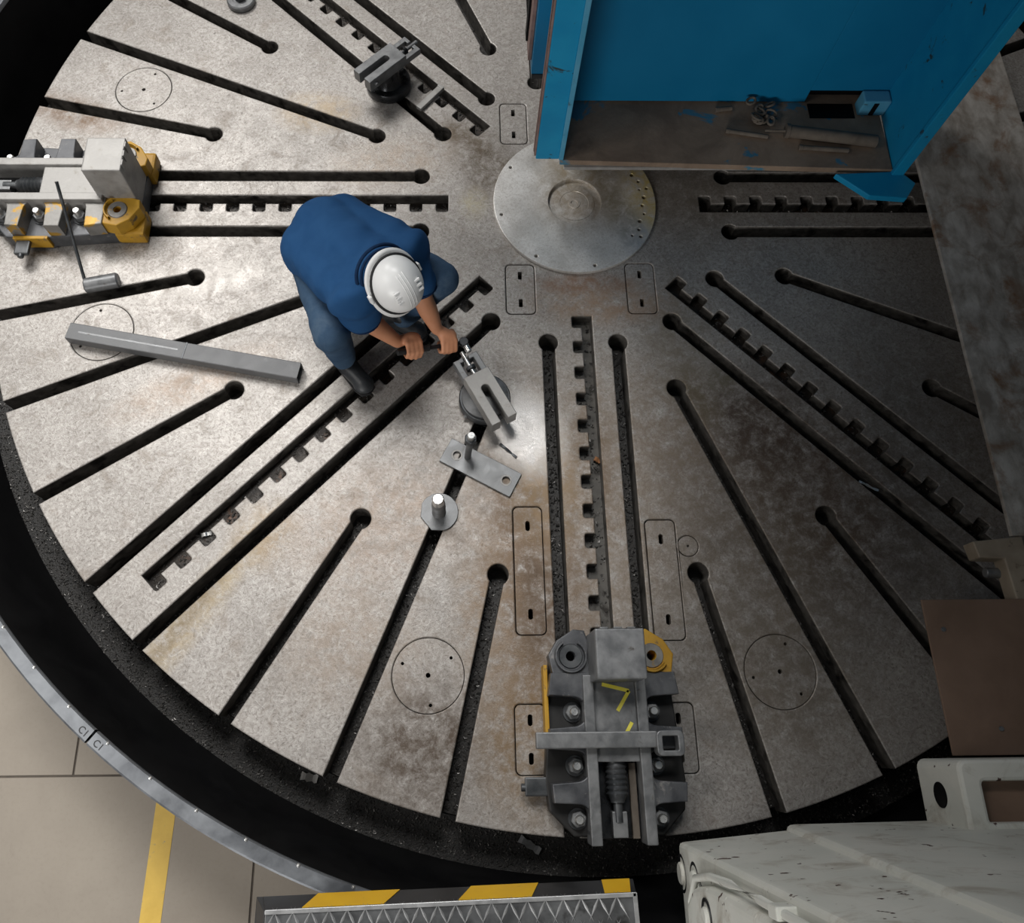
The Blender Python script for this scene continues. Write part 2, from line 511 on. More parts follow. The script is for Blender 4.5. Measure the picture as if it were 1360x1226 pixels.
# ------------------------------------------------------------------ guard ring and gutter
guard = thing('guard_ring', 'black round guard wall with grey top rim and chip gutter around the turntable', 'guard', (0, 0, FZ))
def gpart(o):
    o.location.z = -FZ
    o.parent = guard
    return o
gpart(lathe('inner_wall', [(2.955, -.26), (2.965, -.2), (3.052, .255), (3.058, .255), (3.07, -.26)], 'guard', None, 240))
gpart(lathe('gutter_floor', [(2.70, -.26), (2.97, -.26), (2.97, -.30), (2.70, -.30), (2.70, -.26)], 'gutter', None, 240))
gpart(lathe('outer_wall', [(3.075, FZ), (3.075, .25), (3.098, .25), (3.098, FZ)], 'rim', None, 240))
# rim in segments with an open joint where the stamped marks are
ja = math.degrees(math.atan2(at(119, 980, .275).y, at(119, 980, .275).x)) % 360
for s0, s1, n in ((ja + .09, ja + 119.91, 80), (ja + 120.09, ja + 239.91, 80), (ja + 240.09, ja + 359.91, 80)):
    gpart(lathe('rim_segment', [(3.050, .25), (3.050, .268), (3.054, .274), (3.098, .274), (3.105, .268), (3.105, .25), (3.050, .25)], 'rim', None, n, a0=s0, a1=s1))
for k in range(96):
    a = (ja + 1.2 + k * 3.75) * D
    if not (150 < math.degrees(a) % 360 < 290):
        continue
    gpart(lathe('rim_rivet', [(0, .006), (.004, .005), (.007, .0)], 'bright', None, 8, (3.056 * math.cos(a), 3.056 * math.sin(a), .2745)))
for da, tx in ((-.62, 'C1'), (.78, 'C1')):
    a = (ja + da) * D
    gpart(text_mesh('stamped_mark', tx, .034, .0008, 'letter', None, Vector((3.08 * math.cos(a), 3.08 * math.sin(a), .2745)), a + 90 * D))

# ------------------------------------------------------------------ turntable
R = 2.8
table = thing('turntable', 'huge round worn steel machine table with radial slots and toothed rack pockets', 'turntable', (0, 0, -.26))
def tpart(o):
    o.location.z = .26
    o.parent = table
    return o
HW, HR = .029, .044
slots = []
for k in range(8):
    t = 45 * k
    slots += [(t, .1616, .762), (t, -.1616, .762), (t + 22.5, 0, 1.073), (t + 22.5 - 9.61, 0, 1.87), (t + 22.5 + 9.61, 0, 1.87)]
def rim_ang(s):
    return (s[0] + math.degrees(math.asin(s[1] / R))) % 360
slots.sort(key=rim_ang)
outline = []
def arc_to(a0, a1):
    n = max(2, int((a1 - a0) / .6))
    for i in range(1, n):
        a = (a0 + (a1 - a0) * i / n) * D
        outline.append((R * math.cos(a), R * math.sin(a)))
prev = None
firsta = None
for (t, d, u0) in slots:
    c, s_ = math.cos(t * D), math.sin(t * D)
    P = lambda u, v: (u * c - v * s_, u * s_ + v * c)
    va, vb = d - HW, d + HW
    aa = t + math.degrees(math.asin(va / R))
    ab = t + math.degrees(math.asin(vb / R))
    if prev is not None:
        x = aa
        while x < prev:
            x += 360
        arc_to(prev, x)
    else:
        firsta = aa
    outline.append(P(math.sqrt(R * R - va * va), va))
    b = math.asin(HW / HR)
    n = 22
    for i in range(n + 1):
        th = -b - (2 * math.pi - 2 * b) * i / n
        outline.append(P(u0 + HR * math.cos(th), d + HR * math.sin(th)))
    outline.append(P(math.sqrt(R * R - vb * vb), vb))
    prev = ab
while firsta < prev:
    firsta += 360
arc_to(prev, firsta)
loops = [outline]
U0, U1, NT_ = .625, 2.615, 16
PT = (U1 - .06 - U0) / (NT_ - 1)
def rack_loop(t):
    sg = -1 if t == 270 else 1
    c, s_ = math.cos(t * D), math.sin(t * D)
    pts = [(U0, -.047)]
    for k in range(NT_):
        a = U0 + PT * k
        e = .010
        if k:
            pts.append((a, .002))
        pts += [(a, .047 - e), (a + e * .3, .047 - e * .3), (a + e, .047), (a + .06 - e, .047), (a + .06 - e * .3, .047 - e * .3), (a + .06, .047 - e)]
        if k < NT_ - 1:
            pts.append((a + .06, .002))
    pts.append((U1, -.047))
    pts = [(u, v * sg) for u, v in pts]
    if sg > 0:
        pts.reverse()
    return [(u * c - v * s_, u * s_ + v * c) for u, v in pts]
for k in range(8):
    loops.append(rack_loop(45 * k))
covers = [(-.355, .365, -.222, .617), (-.349, -.612, -.216, -.352), (.226, -.610, .358, -.345), (.222, .365, .355, .617),
          (-.347, -2.064, -.228, -1.540), (-.362, -2.580, -.246, -2.330), (.213, -2.090, .336, -1.600), (.216, -2.58, .336, -2.33)]
G = .0035
for (x0, y0, x1, y1) in covers:
    loops.append(rrect(x0 - G, y0 - G, x1 + G, y1 + G, .022))
rounds = []
for k in range(4):
    for da in (-17.6, 17.6):
        a = (180 + 90 * k + da) * D
        rounds.append((2.325 * math.cos(a), 2.325 * math.sin(a), .142, a))
rounds.append((.386, -1.71, .042, 0))
for (x, y, r, a) in rounds:
    loops.append(circle(x, y, r + .0022, 48))
sp_ = tpart(fill2d('slotted_plate', loops, -.13, 0, 'table', None, .005))
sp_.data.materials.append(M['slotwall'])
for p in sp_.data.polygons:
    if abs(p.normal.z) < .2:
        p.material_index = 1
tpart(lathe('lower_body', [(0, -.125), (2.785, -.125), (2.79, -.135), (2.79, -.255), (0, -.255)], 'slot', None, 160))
for k in range(8):
    t = 45 * k * D
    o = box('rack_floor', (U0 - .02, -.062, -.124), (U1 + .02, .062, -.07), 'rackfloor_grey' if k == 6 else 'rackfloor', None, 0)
    o.rotation_euler = (0, 0, t)
    tpart(o)
for i, (x0, y0, x1, y1) in enumerate(covers):
    xm = (x0 + x1) / 2
    q = .036 if y1 - y0 < .4 else .06
    hw, hl = .0095, .021
    hs = [rrect(xm - hw, y0 + q + .02 - hl, xm + hw, y0 + q + .02 + hl, .004 if i < 4 else .0085, 3),
          rrect(xm - hw, y1 - q - .02 - hl, xm + hw, y1 - q - .02 + hl, .004 if i < 4 else .0085, 3)]
    tpart(fill2d('cover_plate', [rrect(x0, y0, x1, y1, .02)] + hs, -.04, -.0015, 'table', None, .001))
for (x, y, r, a) in rounds:
    if r > .1:
        hs = [circle(x, y, .0095, 12)] + [circle(x + .112 * math.cos(a + q), y + .112 * math.sin(a + q), .0065, 10) for q in (.4, 2.5, 4.6)]
    else:
        hs = [circle(x, y, .005, 10)]
    tpart(fill2d('round_cover', [circle(x, y, r, 48)] + hs, -.04, -.001, 'table', None, .0008))
dz = .020
hs = [circle(.372 * math.cos((i * 45 + 12) * D), .372 * math.sin((i * 45 + 12) * D), .008, 12) for i in range(8)]
hs += [circle((.335 + .012 * (i % 2)) * math.cos((i * 8 - 36) * D), (.335 + .012 * (i % 2)) * math.sin((i * 8 - 36) * D), .0062 + .002 * (i % 3), 8) for i in range(10)]
cd = tpart(fill2d('centre_disc', [circle(0, 0, .402, 96), circle(0, .0, .131, 64)] + hs, -.001, dz, 'disc', None, .003))
rc = lathe('centre_recess', [(.14, .0015), (.101, .0015), (.099, .004), (.072, .004), (.070, .0015), (.030, .0015), (.028, .006), (.018, .006), (.016, .0005), (0, .0005)], 'disc', cd, 64, smooth=False)

# chips and oil grit lying in the gutter and slots
def chips(name, pts, label, mat='chip', smin=.002, smax=.007):
    vs, fs = [], []
    for p in pts:
        s = random.uniform(smin, smax)
        q = Matrix.Rotation(random.uniform(0, 6.28), 3, 'Z') @ Matrix.Rotation(random.uniform(-.9, .9), 3, 'X')
        b = len(vs)
        for c in ((-1, -.5, 0), (1, -.4, .1), (.1, .8, .25), (0, 0, .6)):
            vs.append(Vector(p) + q @ (Vector(c) * s))
        fs += [(b, b + 1, b + 2), (b, b + 1, b + 3), (b + 1, b + 2, b + 3), (b + 2, b, b + 3)]
    return tag(link(name, raw(name, vs, fs), mat), label, 'metal chips', None, 'stuff')
pts = []
for i in range(9000):
    a = random.uniform(140, 300) * D
    r = random.uniform(2.80, 2.955)
    pts.append((r * math.cos(a), r * math.sin(a), -.257))
chips('gutter_chips', pts, 'fine black and silver metal chips lying in the gutter around the turntable')
pts = []
for (t, d, u0) in slots:
    dens = 260 if 205 < t < 330 else 60
    for i in range(int((R - u0) * dens)):
        u = random.uniform(u0, 2.78)
        v = d + random.uniform(-.026, .026)
        pts.append((u * math.cos(t * D) - v * math.sin(t * D), u * math.sin(t * D) + v * math.cos(t * D), -.122))
for k in range(8):
    t = 45 * k
    for i in range(500):
        u = random.uniform(U0, U1)
        v = random.uniform(-.066, .045)
        pts.append((u * math.cos(t * D) - v * math.sin(t * D), u * math.sin(t * D) + v * math.cos(t * D), -.068))
chips('slot_chips', pts, smin=.003, smax=.010, label= 'fine dark metal chips lying in the slots and rack pockets of the turntable')

# ------------------------------------------------------------------ chuck jaws on the table
def pocket(uc, vo, vi, half, flare):
    """scoop cut into a wing: points from the outer edge in to a round end and back out"""
    out = [(uc - half - flare, vo)]
    rc = half
    for i in range(13):
        th = math.pi + math.pi * i / 12
        out.append((uc + rc * math.cos(th), vi + rc * .95 + rc * math.sin(th) * .95))
    out.append((uc + half + flare, vo))
    return out

def make_jaw(name, label, rz, yellow):
    J = thing(name, label, 'chuck jaw', (0, 0, 0), rz, 'chuck jaws bolted on the turntable')
    base = [(2.085, -.10), (2.14, -.225), (2.60, -.262), (2.70, -.25), (2.785, -.165), (2.785, .165), (2.70, .25), (2.60, .262), (2.14, .225), (2.085, .10)]
    prism('base', base, .001, .088, 'jawblack' if not yellow else 'jawgrey', J, .006)
    for sg in (-1, 1):
        # wing with three scooped bolt pockets
        wp = [(2.225, .085), (2.225, .235)]
        for uc in (2.362, 2.548, 2.725):
            wp += pocket(uc, .246, .105, .052, .006) if uc < 2.7 else pocket(uc, .24, .105, .052, .004)[:-4]
        wp += [(2.795, .115), (2.795, .085)]
        w_ = [(u, v * sg) for u, v in wp]
        m_ = ('jawpatch' if yellow else 'jawgrey') if sg * (1 if yellow else -1) > 0 else 'jawgrey'
        o = fill2d('wing', [w_], .088, .178, m_, J, .004)
        for uc in (2.362, 2.548, 2.725):
            c = (uc, .150 * sg)
            lathe('washer', [(0, .088), (.036, .088), (.036, .096), (0, .096)], 'darksteel', J, 20, (c[0], c[1], 0))
            nut = hexnut('nut', (c[0], c[1], .096), .029, .032, 'steel', J, rot=random.random())
            lathe('bolt_end', [(.0165, .128), (.0165, .158), (.013, .163), (0, .163)], 'bright', nut, 14, (c[0], c[1], 0))
        # rounded nose boss at the inner end
        ym = 'jawyellow' if (yellow or sg > 0) else 'jawgrey'
        nose = [(2.235, .082 * sg), (2.235, .225 * sg), (2.16, .24 * sg), (2.105, .205 * sg), (2.065, .14 * sg), (2.07, .098 * sg), (2.12, .082 * sg)]
        nz = fill2d('nose', [nose, circle(2.165, .155 * sg, .017, 16)], .086, .17, ym, J, .005)
        lathe('nose_washer', [(.019, .171), (.019, .176), (.043, .176), (.046, .171)], 'jawpatch' if ym == 'jawyellow' else 'darksteel', nz, 24, (2.165, .155 * sg, 0))
        lathe('nose_wall', [(.050, .168), (.054, .19), (.060, .19), (.064, .168)], ym, nz, 20, (2.165, .155 * sg, 0), a0=-60 if sg > 0 else -150, a1=150 if sg < 0 else 60)
        box('rail', (2.235, min(.078 * sg, .118 * sg), .086), (2.805, max(.078 * sg, .118 * sg), .200), 'palesteel' if yellow else 'steel', J, .004)
    box('pit_floor', (2.24, -.080, .084), (2.79, .080, .094), 'gunmetal', J, .002)
    box('slider', (2.20, -.078, .094), (2.535, .078, .186), 'palesteel' if yellow else 'steel', J, .004)
    jb = box('jaw_block', (2.088, -.090, .088), (2.262, .090, .385), 'palesteel' if yellow else 'steel', J, .007, 3)
    for k in range(3):
        box('block_lip', (2.083, -.07 + .05 * k, .34), (2.09, -.04 + .05 * k, .386), 'palesteel' if yellow else 'steel', jb, .002)
    lathe('feed_screw', [(0, 0), (.034, 0)] + [(.034 + (.006 if i % 2 else 0), .008 + i * .009) for i in range(13)] + [(.026, .130), (.026, .136), (.017, .138), (.017, .20), (0, .20)],
          'darksteel', J, 24, (2.535, -.006, .135), (1, 0, 0))
    box('end_block', (2.70, -.03, .094), (2.785, .024, .145), 'steel', J, .003)
    box('guide_strip', (2.54, .045, .094), (2.79, .07, .12), 'dust', J, .002)
    ls = 1 if yellow else -1
    lug = box('side_lug', (2.585, min(.25 * ls, .338 * ls), .06), (2.65, max(.25 * ls, .338 * ls), .085), 'darksteel', J, .006)
    rod('lug_pin', (2.62, .33 * ls, .07), (2.62, .352 * ls, .07), .014, 'darksteel', lug)
    if yellow:
        box('side_paint', (2.50, .252, .02), (2.66, .268, .10), 'jawyellow', J, .003)
        box('nose_front', (2.062, .10, .004), (2.20, .236, .087), 'jawyellow', J, .014)
        box('nose_front', (2.062, -.236, .004), (2.20, -.10, .087), 'jawyellow', J, .014)
    else:
        box('side_paint', (2.19, -.256, .02), (2.46, -.240, .105), 'jawyellow', J, .003)
    return J

jawA = make_jaw('chuck_jaw', 'grey and yellow painted chuck jaw with row of hex nuts at left edge', math.pi, True)
jawB = make_jaw('chuck_jaw', 'grey chuck jaw at bottom carrying the steel wrench and yellow marks', 1.5 * math.pi, False)
# marker strokes on the slider
def stroke(a, b, wd, z, parent):
    a, b = Vector((a[0], a[1], z)), Vector((b[0], b[1], z))
    s = (b - a).cross(Vector((0, 0, 1))).normalized() * wd
    return hexa('marker_stroke', [p + Vector((0, 0, h)) for h in (0, .0012) for p in (a + s, b + s, b - s, a - s)], 'yellowchalk', parent, 0)
stroke((2.268, -.045), (2.292, .055), .0065, .186, jawB)
stroke((2.292, .055), (2.362, .008), .0065, .186, jawB)
stroke((2.402, .058), (2.438, .035), .0065, .186, jawB)

# wrench lying across the rails of the near jaw
wr = thing('box_wrench', 'square steel bar wrench with square socket lying across the bottom chuck jaw', 'wrench', (0, 0, .2), 1.5 * math.pi)
p0, p1 = at(712, 983, .24), at(872, 984, .24)
q0, q1 = at(890, 987, .25), at(790, 997, .24)
box('bar', (-p0.y - .026, p0.x, .0015), (-p0.y + .030, p1.x + .004, .046), 'steel', wr, .005)
sx, sy = q0.x, -q0.y
fill2d('socket', [rrect(sy - .043, sx - .050, sy + .043, sx + .050, .02), rrect(sy - .024, sx - .028, sy + .024, sx + .028, .004, 2)], .0, .062, 'steel', wr, .004)

# ------------------------------------------------------------------ loose things on the table
# square tube
a0 = (at(92, 430, .06) + at(88, 447, .06)) / 2
a1 = (at(398, 480, .06) + at(396, 505, .06)) / 2
L = (a1 - a0).length
tb = thing('square_tube', 'long grey square steel tube lying across a slot at left', 'steel tube', (a0.x, a0.y, .001), math.atan2(a1.y - a0.y, a1.x - a0.x))
me = fill2d('tube_wall', [rrect(-.04, -.03, .04, .03, .004, 2), rrect(-.033, -.023, .033, .023, .002, 2)], 0, L, 'steel', tb, .0008)
me.rotation_euler = (math.pi / 2, 0, math.pi / 2)
me.location = (0, 0, .031)
me.data.materials.clear()
me.data.materials.append(M['tubesteel'])
box('weld_seam', (L * .505, -.0405, .058), (L * .512, .0405, .0625), 'darksteel', tb, .001)
box('mill_stripe', (.05, -.005, .0608), (L * .48, .003, .0616), 'steel', tb, 0)

# long-handled mallet leaning on the left jaw
h0, h1 = at(113, 380, .035), at(158, 372, .035)
ml = thing('mallet', 'grey cylinder head mallet with thin rod handle leaning on left jaw', 'mallet', (h0.x, h0.y, 0))
rod('head', (0, 0, .037), (h1.x - h0.x, h1.y - h0.y, .037), .036, 'steel', ml, 24)
ht = at(75, 241, .36) - Vector((h0.x, h0.y, 0))
hb = at(113, 374, .05) - Vector((h0.x, h0.y, 0))
rod('handle', hb, ht, .0075, 'darksteel', ml, 10)

# clamp block that the worker is tightening
def clamp_jack(name, label, base, ang, sc, block_z, dark):
    K = thing(name, label, 'clamp', base, ang)
    m1, m2, m3 = ('gunmetal', 'gunmetal', 'steel') if dark else ('darksteel', 'steel', 'palesteel')
    lathe('foot', [(0, 0.001), (.112 * sc, .001), (.117 * sc, .008), (.117 * sc, .05), (.112 * sc, .056), (0, .056)], m1, K, 40)
    lathe('body', [(0, .056), (.104 * sc, .056), (.106 * sc, .06), (.106 * sc, .074), (.101 * sc, .078), (0, .078)] if not dark else
          [(0, .056), (.08 * sc, .056), (.062 * sc, .085), (.056 * sc, block_z - .065), (0, block_z - .065)], m2, K, 36)
    z0, z1 = (.078, block_z) if not dark else (block_z - .067, block_z)
    # slotted top: u along +x, open end at +x
    hwid = .060
    slot = [(-.085, -hwid), (.165, -hwid), (.165, -.018), (.0, -.018)] + [(.0 + .018 * math.cos(t * D), .018 * math.sin(t * D)) for t in range(-90 - 22, -271, -22)] + [(.0, .018), (.165, .018), (.165, hwid), (-.085, hwid)]
    fill2d('slotted_block', [slot], z0, z1, m3, K, .003)
    fork = [(-.185, -hwid * .98), (-.08, -hwid * .98), (-.08, hwid * .98), (-.185, hwid * .98), (-.185, .014), (-.165, .014), (-.165, .032), (-.095, .032), (-.095, -.032), (-.165, -.032), (-.165, -.014), (-.185, -.014)]
    fill2d('fork', [fork], z0, z1 - .03, m2 if not dark else m3, K, .003)
    sc_ = rod('screw', (-.215, 0, z1 - .045), (-.09, 0, z1 - .045), .010, 'bright' if not dark else 'steel', K, 12)
    lathe('screw_collar', [(0, 0), (.022, 0), (.022, .014), (0, .014)], m1, sc_, 16, (-.135, 0, z1 - .045), (1, 0, 0))
    if dark:
        for s in (-1, 1):
            rod('side_pin', (.13, .06 * s, z1 - .03), (.13, .075 * s, z1 - .03), .01, 'steel', K, 10)
    rod('lock_pin', (.03, -.112 * sc, .03), (.03, -.125 * sc, .03), .008, 'bright', K, 8)
    return K
clamp_jack('clamp_jack', 'grey slotted clamp block on round foot being tightened by the worker', (-.462, -1.055, 0), -61.5 * D, .98, .165, False)
bc = at(516, 112, .02)
clamp_jack('clamp_jack', 'black slotted clamp block on round foot straddling the upper left rack', (bc.x, bc.y, 0), 225 * D, 1.0, .21, True)
# short flat bar near it
f0, f1 = at(586, 115, .02), at(556, 143, .02)
fb = thing('flat_bar', 'short flat steel bar lying across the upper left rack pocket', 'steel bar', (f0.x, f0.y, .001), math.atan2(f1.y - f0.y, f1.x - f0.x))
Lb = (f1 - f0).length
box('bar_body', (0, -.016, 0), (Lb, .016, .022), 'palesteel', fb, .003)
box('bar_heel', (-.004, -.018, 0), (.012, .018, .026), 'palesteel', fb, .003)

# drilled flat plate with stud
pc = (at(599, 581, .015) + at(678, 661, .015)) / 2
e0, e1 = at(599, 581, .015), at(693, 629, .015)
pang = math.atan2(e1.y - e0.y, e1.x - e0.x)
pl = thing('drilled_plate', 'flat grey steel plate with two holes lying over a slot', 'steel plate', (pc.x, pc.y, .001), pang)
fill2d('plate_body', [rrect(-.172, -.058, .172, .058, .003, 2), circle(-.115, .0, .017, 20), circle(.125, .0, .017, 20)], 0, .014, 'steel', pl, .0015)
for x in (-.115, .125):
    lathe('hole_ring', [(.018, .0142), (.018, .0155), (.024, .0155), (.025, .0142)], 'palesteel', pl, 24, (x, 0, 0))
sp = at(621, 607, .015)
st = thing('stud_bolt', 'long thin threaded stud with nut standing in the drilled plate', 'stud', (sp.x, sp.y, .015))
stt = at(626, 578, .235) - Vector((sp.x, sp.y, .015))
rod('shank', (0, 0, 0), stt * .78, .0145, 'steel', st, 14)
hexnut('nut', stt * .74, .027, .03, 'darksteel', st, stt)
rod('tip', stt * .85, stt, .017, 'bright', st, 14)

# stud with washer
wp_ = at(583, 680, .01)
s2 = thing('stud_bolt', 'thick threaded stud standing on a loose round washer in the slot', 'stud', (wp_.x, wp_.y, 0))
wl = [(math.cos(t * D) * .082, math.sin(t * D) * .082) for t in range(-75, 160, 12)] + [(-.078, -.02), (-.03, -.078)]
fill2d('washer', [wl], .001, .012, 'steel', s2, .002)
thr = [(0, .012), (.03, .012)]
for i in range(9):
    thr += [(.024, .02 + i * .014), (.029, .027 + i * .014)]
lathe('threaded_shank', thr + [(.024, .15), (.0235, .215), (.02, .22), (0, .22)], 'steel', s2, 20)
lathe('ground_end', [(.0245, .165), (.0245, .214), (.02, .2205), (0, .2205)], 'bright', s2, 20)

# stud with round flange at the top edge
tp = at(320, 0, .02)
s3 = thing('flanged_stud', 'small bolt in a round grey flange at the top edge of the photo', 'stud', (tp.x, tp.y, 0))
lathe('flange', [(0, .001), (.072, .001), (.076, .006), (.076, .028), (.07, .034), (.045, .034), (.042, .03), (0, .03)], 'steel', s3, 32)
hexnut('nut', (0, 0, .03), .03, .03, 'darksteel', s3)
rod('bolt_end', (0, 0, .06), (0, 0, .085), .014, 'bright', s3, 12)

# scraps
def scrap(name, label, px0, px1, z, wd, th, mat, cat='metal scrap', tilt=0):
    a, b = at(px0[0], px0[1], z), at(px1[0], px1[1], z)
    n = (b - a).length
    bm = bmesh.new()
    k = 8
    for i in range(k):
        x0 = n * i / (k - 1)
        zz = .004 * math.sin(i * .9)
        ww = wd * (.8 + .2 * math.sin(i * 2.1 + 1))
        for y, h in ((-ww, 0), (ww, 0), (ww, th), (-ww, th)):
            bm.verts.new((x0, y, zz + h + .004))
    bm.verts.ensure_lookup_table()
    v = bm.verts
    for i in range(k - 1):
        for j in range(4):
            bm.faces.new((v[i * 4 + j], v[i * 4 + (j + 1) % 4], v[i * 4 + 4 + (j + 1) % 4], v[i * 4 + 4 + j]))
    bm.faces.new([v[j] for j in range(4)])
    bm.faces.new([v[(k - 1) * 4 + j] for j in range(4)])
    o = link(name, bm_mesh(name, bm), mat)
    o.location = (a.x, a.y, z)
    o.rotation_euler = (0, tilt, math.atan2(b.y - a.y, b.x - a.x))
    return tag(o, label, cat)
scrap('metal_offcut', 'bright steel offcut lying in the gutter beside the bottom chuck jaw', (690, 1113), (717, 1131), -.257, .016, .008, 'steel')
scrap('metal_shaving', 'pale shaving lying in the gutter at the end of a slot', (400, 1030), (422, 1035), -.257, .018, .003, 'palesteel')
scrap('metal_shaving', 'dark curled shaving lying on the pale patch right of the drilled plate', (664, 590), (686, 608), .0, .006, .004, 'darksteel')
scrap('metal_shaving', 'tiny pink shaving lying in the rack pocket below the centre disc', (789, 610), (797, 614), -.066, .012, .01, M['rust'])
scrap('metal_shaving', 'white shaving lying in the lower left rack pocket', (268, 712), (282, 708), -.066, .010, .006, 'bright')
scrap('metal_shaving', 'bright shaving lying on the lip of the long lower right slot', (1140, 640), (1166, 652), .0, .006, .003, 'bright')
scrap('rust_strip', 'thin rusty orange strip lying in the upper left rack pocket', (600, 131), (634, 155), -.066, .008, .005, M['rust'])

# ------------------------------------------------------------------ blue machine column above the table
ZB = .30
col = thing('machine_column', 'tall teal blue machine column with open bay and dirty shelf above the table', 'machine', (0, 0, ZB))
def cpart(o, par=None):
    o.parent = par or col
    if par is None:
        o.location.z = -ZB
    return o
ZT = 2.9
cpart(box('left_post', (-.215, .042, ZB), (-.107, .080, ZT), 'blueworn', None, .004))
cpart(box('post_edge', (-.108, .036, ZB), (-.086, .080, ZT), 'bluelight', None, .003))
cpart(box('inner_wall', (-.106, .080, ZB), (-.088, .44, ZT), 'blue', None, .003))
cpart(box('seal_strip', (-.224, .046, ZB + .02), (-.2155, .056, ZT), 'redline', None, .001))
cpart(box('seal_gap', (-.224, .056, ZB + .02), (-.2155, .069, ZT), 'guard', None, .001))
cpart(box('seal_strip', (-.226, .069, ZB + .02), (-.2155, .082, ZT), 'redline', None, .001))
cpart(box('rear_post', (-.222, .52, ZB + .03), (-.10, .70, ZT), 'blue', None, .004))
cpart(box('rear_foot', (-.220, .515, ZB), (-.12, .66, ZB + .032), 'gunmetal', None, .006))
cpart(box('rear_edge', (-.240, .56, ZB + .08), (-.223, .68, ZT), 'redline', None, .002))
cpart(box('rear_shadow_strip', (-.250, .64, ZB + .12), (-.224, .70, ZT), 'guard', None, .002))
cpart(box('dark_backing', (1.05, .43, ZB - .03), (1.50, .46, ZB + .4), 'guard', None, .002))  # black sheet added behind the gap to keep it dark
cpart(box('back_panel', (-.09, .375, ZB + .012), (1.10, .41, ZT), 'blue', None, .003))
cpart(box('back_panel', (1.10, .375, ZB + .09), (1.50, .41, ZT), 'blue', None, .003))
cpart(prism('shelf', [(-.10, .036), (1.46, -.012), (1.46, .46), (-.10, .46)], ZB - .035, ZB, 'shelf', None, .003))
cpart(box('shelf_lip', (-.08, .018, ZB - .05), (1.20, .036, ZB - .03), 'palesteel', None, .002))
cpart(box('shelf_dark_sheet', (1.115, .285, ZB + .0005), (1.335, .372, ZB + .002), 'guard', None, 0))  # flat black sheet painting in the darkness of a hole
cpart(hexa('right_wall', [Vector(p) for p in ((1.462, -.012, ZB - .02), (1.505, -.03, ZB - .02), (1.53, .44, ZB - .02), (1.482, .44, ZB - .02),
                                             (1.462, -.012, ZT), (1.505, -.03, ZT), (1.53, .44, ZT), (1.482, .44, ZT))], 'blueworn', None, .004))
cpart(box('wall_flange', (1.455, -.035, ZB - .03), (1.512, -.012, ZT), 'blueworn', None, .004))
cpart(prism('gusset', [(1.19, -.028), (1.33, -.150), (1.50, -.165), (1.56, -.08), (1.50, -.012), (1.46, -.014)], ZB - .045, ZB - .01, 'blueworn', None, .005))
br = cpart(box('corner_bracket', (1.345, .30, ZB + .001), (1.475, .372, ZB + .10), 'bluelight', None, .01, 3))
box('bracket_slot', (1.395, .297, ZB + .01), (1.418, .301, ZB + .09), 'guard', br, .001)
# unseen overhead cross rail, lengthened for shade, with blocks added to shade the right
cpart(box('cross_rail', (-1.9, .30, ZT), (4.2, 1.5, 3.6), 'blue', None, .02))
cpart(box('shade_block_top', (.14, -3.2, 2.95), (.52, .30, 3.5), 'blue', None, .02))
shade_body = cpart(box('shade_block', (.50, -3.2, 2.65), (4.2, .30, 3.5), 'blue', None, .02))

# clutter on the shelf
def shelf_rod(label, p, q, r, name='steel_pipe', cat='pipe'):
    a, b = at(p[0], p[1], ZB + r), at(q[0], q[1], ZB + r)
    t = thing(name, label, cat, (a.x, a.y, ZB + .001))
    d = Vector((b.x - a.x, b.y - a.y, 0))
    rod('barrel', (0, 0, r), d + Vector((0, 0, r)), r, 'dust', t, 14)
    u = d.normalized()
    rod('end_cap', u * -.008 + Vector((0, 0, r)), u * .012 + Vector((0, 0, r)), r * 1.15, 'dust', t, 14)
    return t
shelf_rod('thin dusty rod lying at the left on the brown shelf', (966, 174), (1020, 182), .011)
g = shelf_rod('thick dusty grease gun lying on the brown shelf by the blue wall', (1045, 174), (1165, 188), .030, 'grease_gun', 'grease gun')
rod('nozzle', (-.10, .01, .02), (0, 0, .03), .007, 'dust', g, 8)
shelf_rod('short dusty rod in front of the grease gun on the shelf', (1063, 196), (1127, 200), .012)
shelf_rod('tiny dusty stub lying against the back panel left of the chain links', (952, 146), (972, 144), .012)
ct = at(1006, 158, ZB)
fit = thing('chain', 'dusty heap of twisted chain links on the brown shelf', 'chain', (ct.x, ct.y, ZB + .002))
for i in range(11):
    x, y = random.uniform(-.06, .06), random.uniform(-.05, .06)
    n_ = 10
    A, B = .026, .016
    rot = Matrix.Rotation(random.uniform(0, 3), 3, 'Z') @ Matrix.Rotation(random.uniform(-.7, .7), 3, 'X')
    tubepath('link', [Vector((x, y, .018 + .004 * i)) + rot @ Vector((A * math.cos(2 * math.pi * k / n_), B * math.sin(2 * math.pi * k / n_), 0)) for k in range(n_)], .007, 'dust', fit, 6, True)

# ------------------------------------------------------------------ rusty slide beam, bracket, brown panel on the right
ZS = .30
sl = thing('slide_beam', 'wide mottled rusty steel beam running along the right edge', 'machine beam', (1.87, 0, FZ))
box('beam_plate', (1.587 - 1.87, -1.742, ZS - .022 - FZ), (2.150 - 1.87, 4.0, ZS - FZ), 'slab', sl, .004)
box('beam_web', (1.70 - 1.87, -1.70, ZS - .12 - FZ), (2.05 - 1.87, 1.8, ZS - .022 - FZ), 'gunmetal', sl, .004)
box('support_post', (1.62 - 1.87, 3.35, 0), (2.12 - 1.87, 4.0, ZS - .022 - FZ), 'blue', sl, .02)
sb = thing('beam_bracket', 'small tan cast bracket at the lower end of the rusty beam', 'bracket', (1.5, -1.78, ZS - .1))
b0, b1 = at(1293, 722, ZS), at(1345, 712, ZS)
c1, c2 = at(1338, 742, ZS), at(1350, 800, ZS)
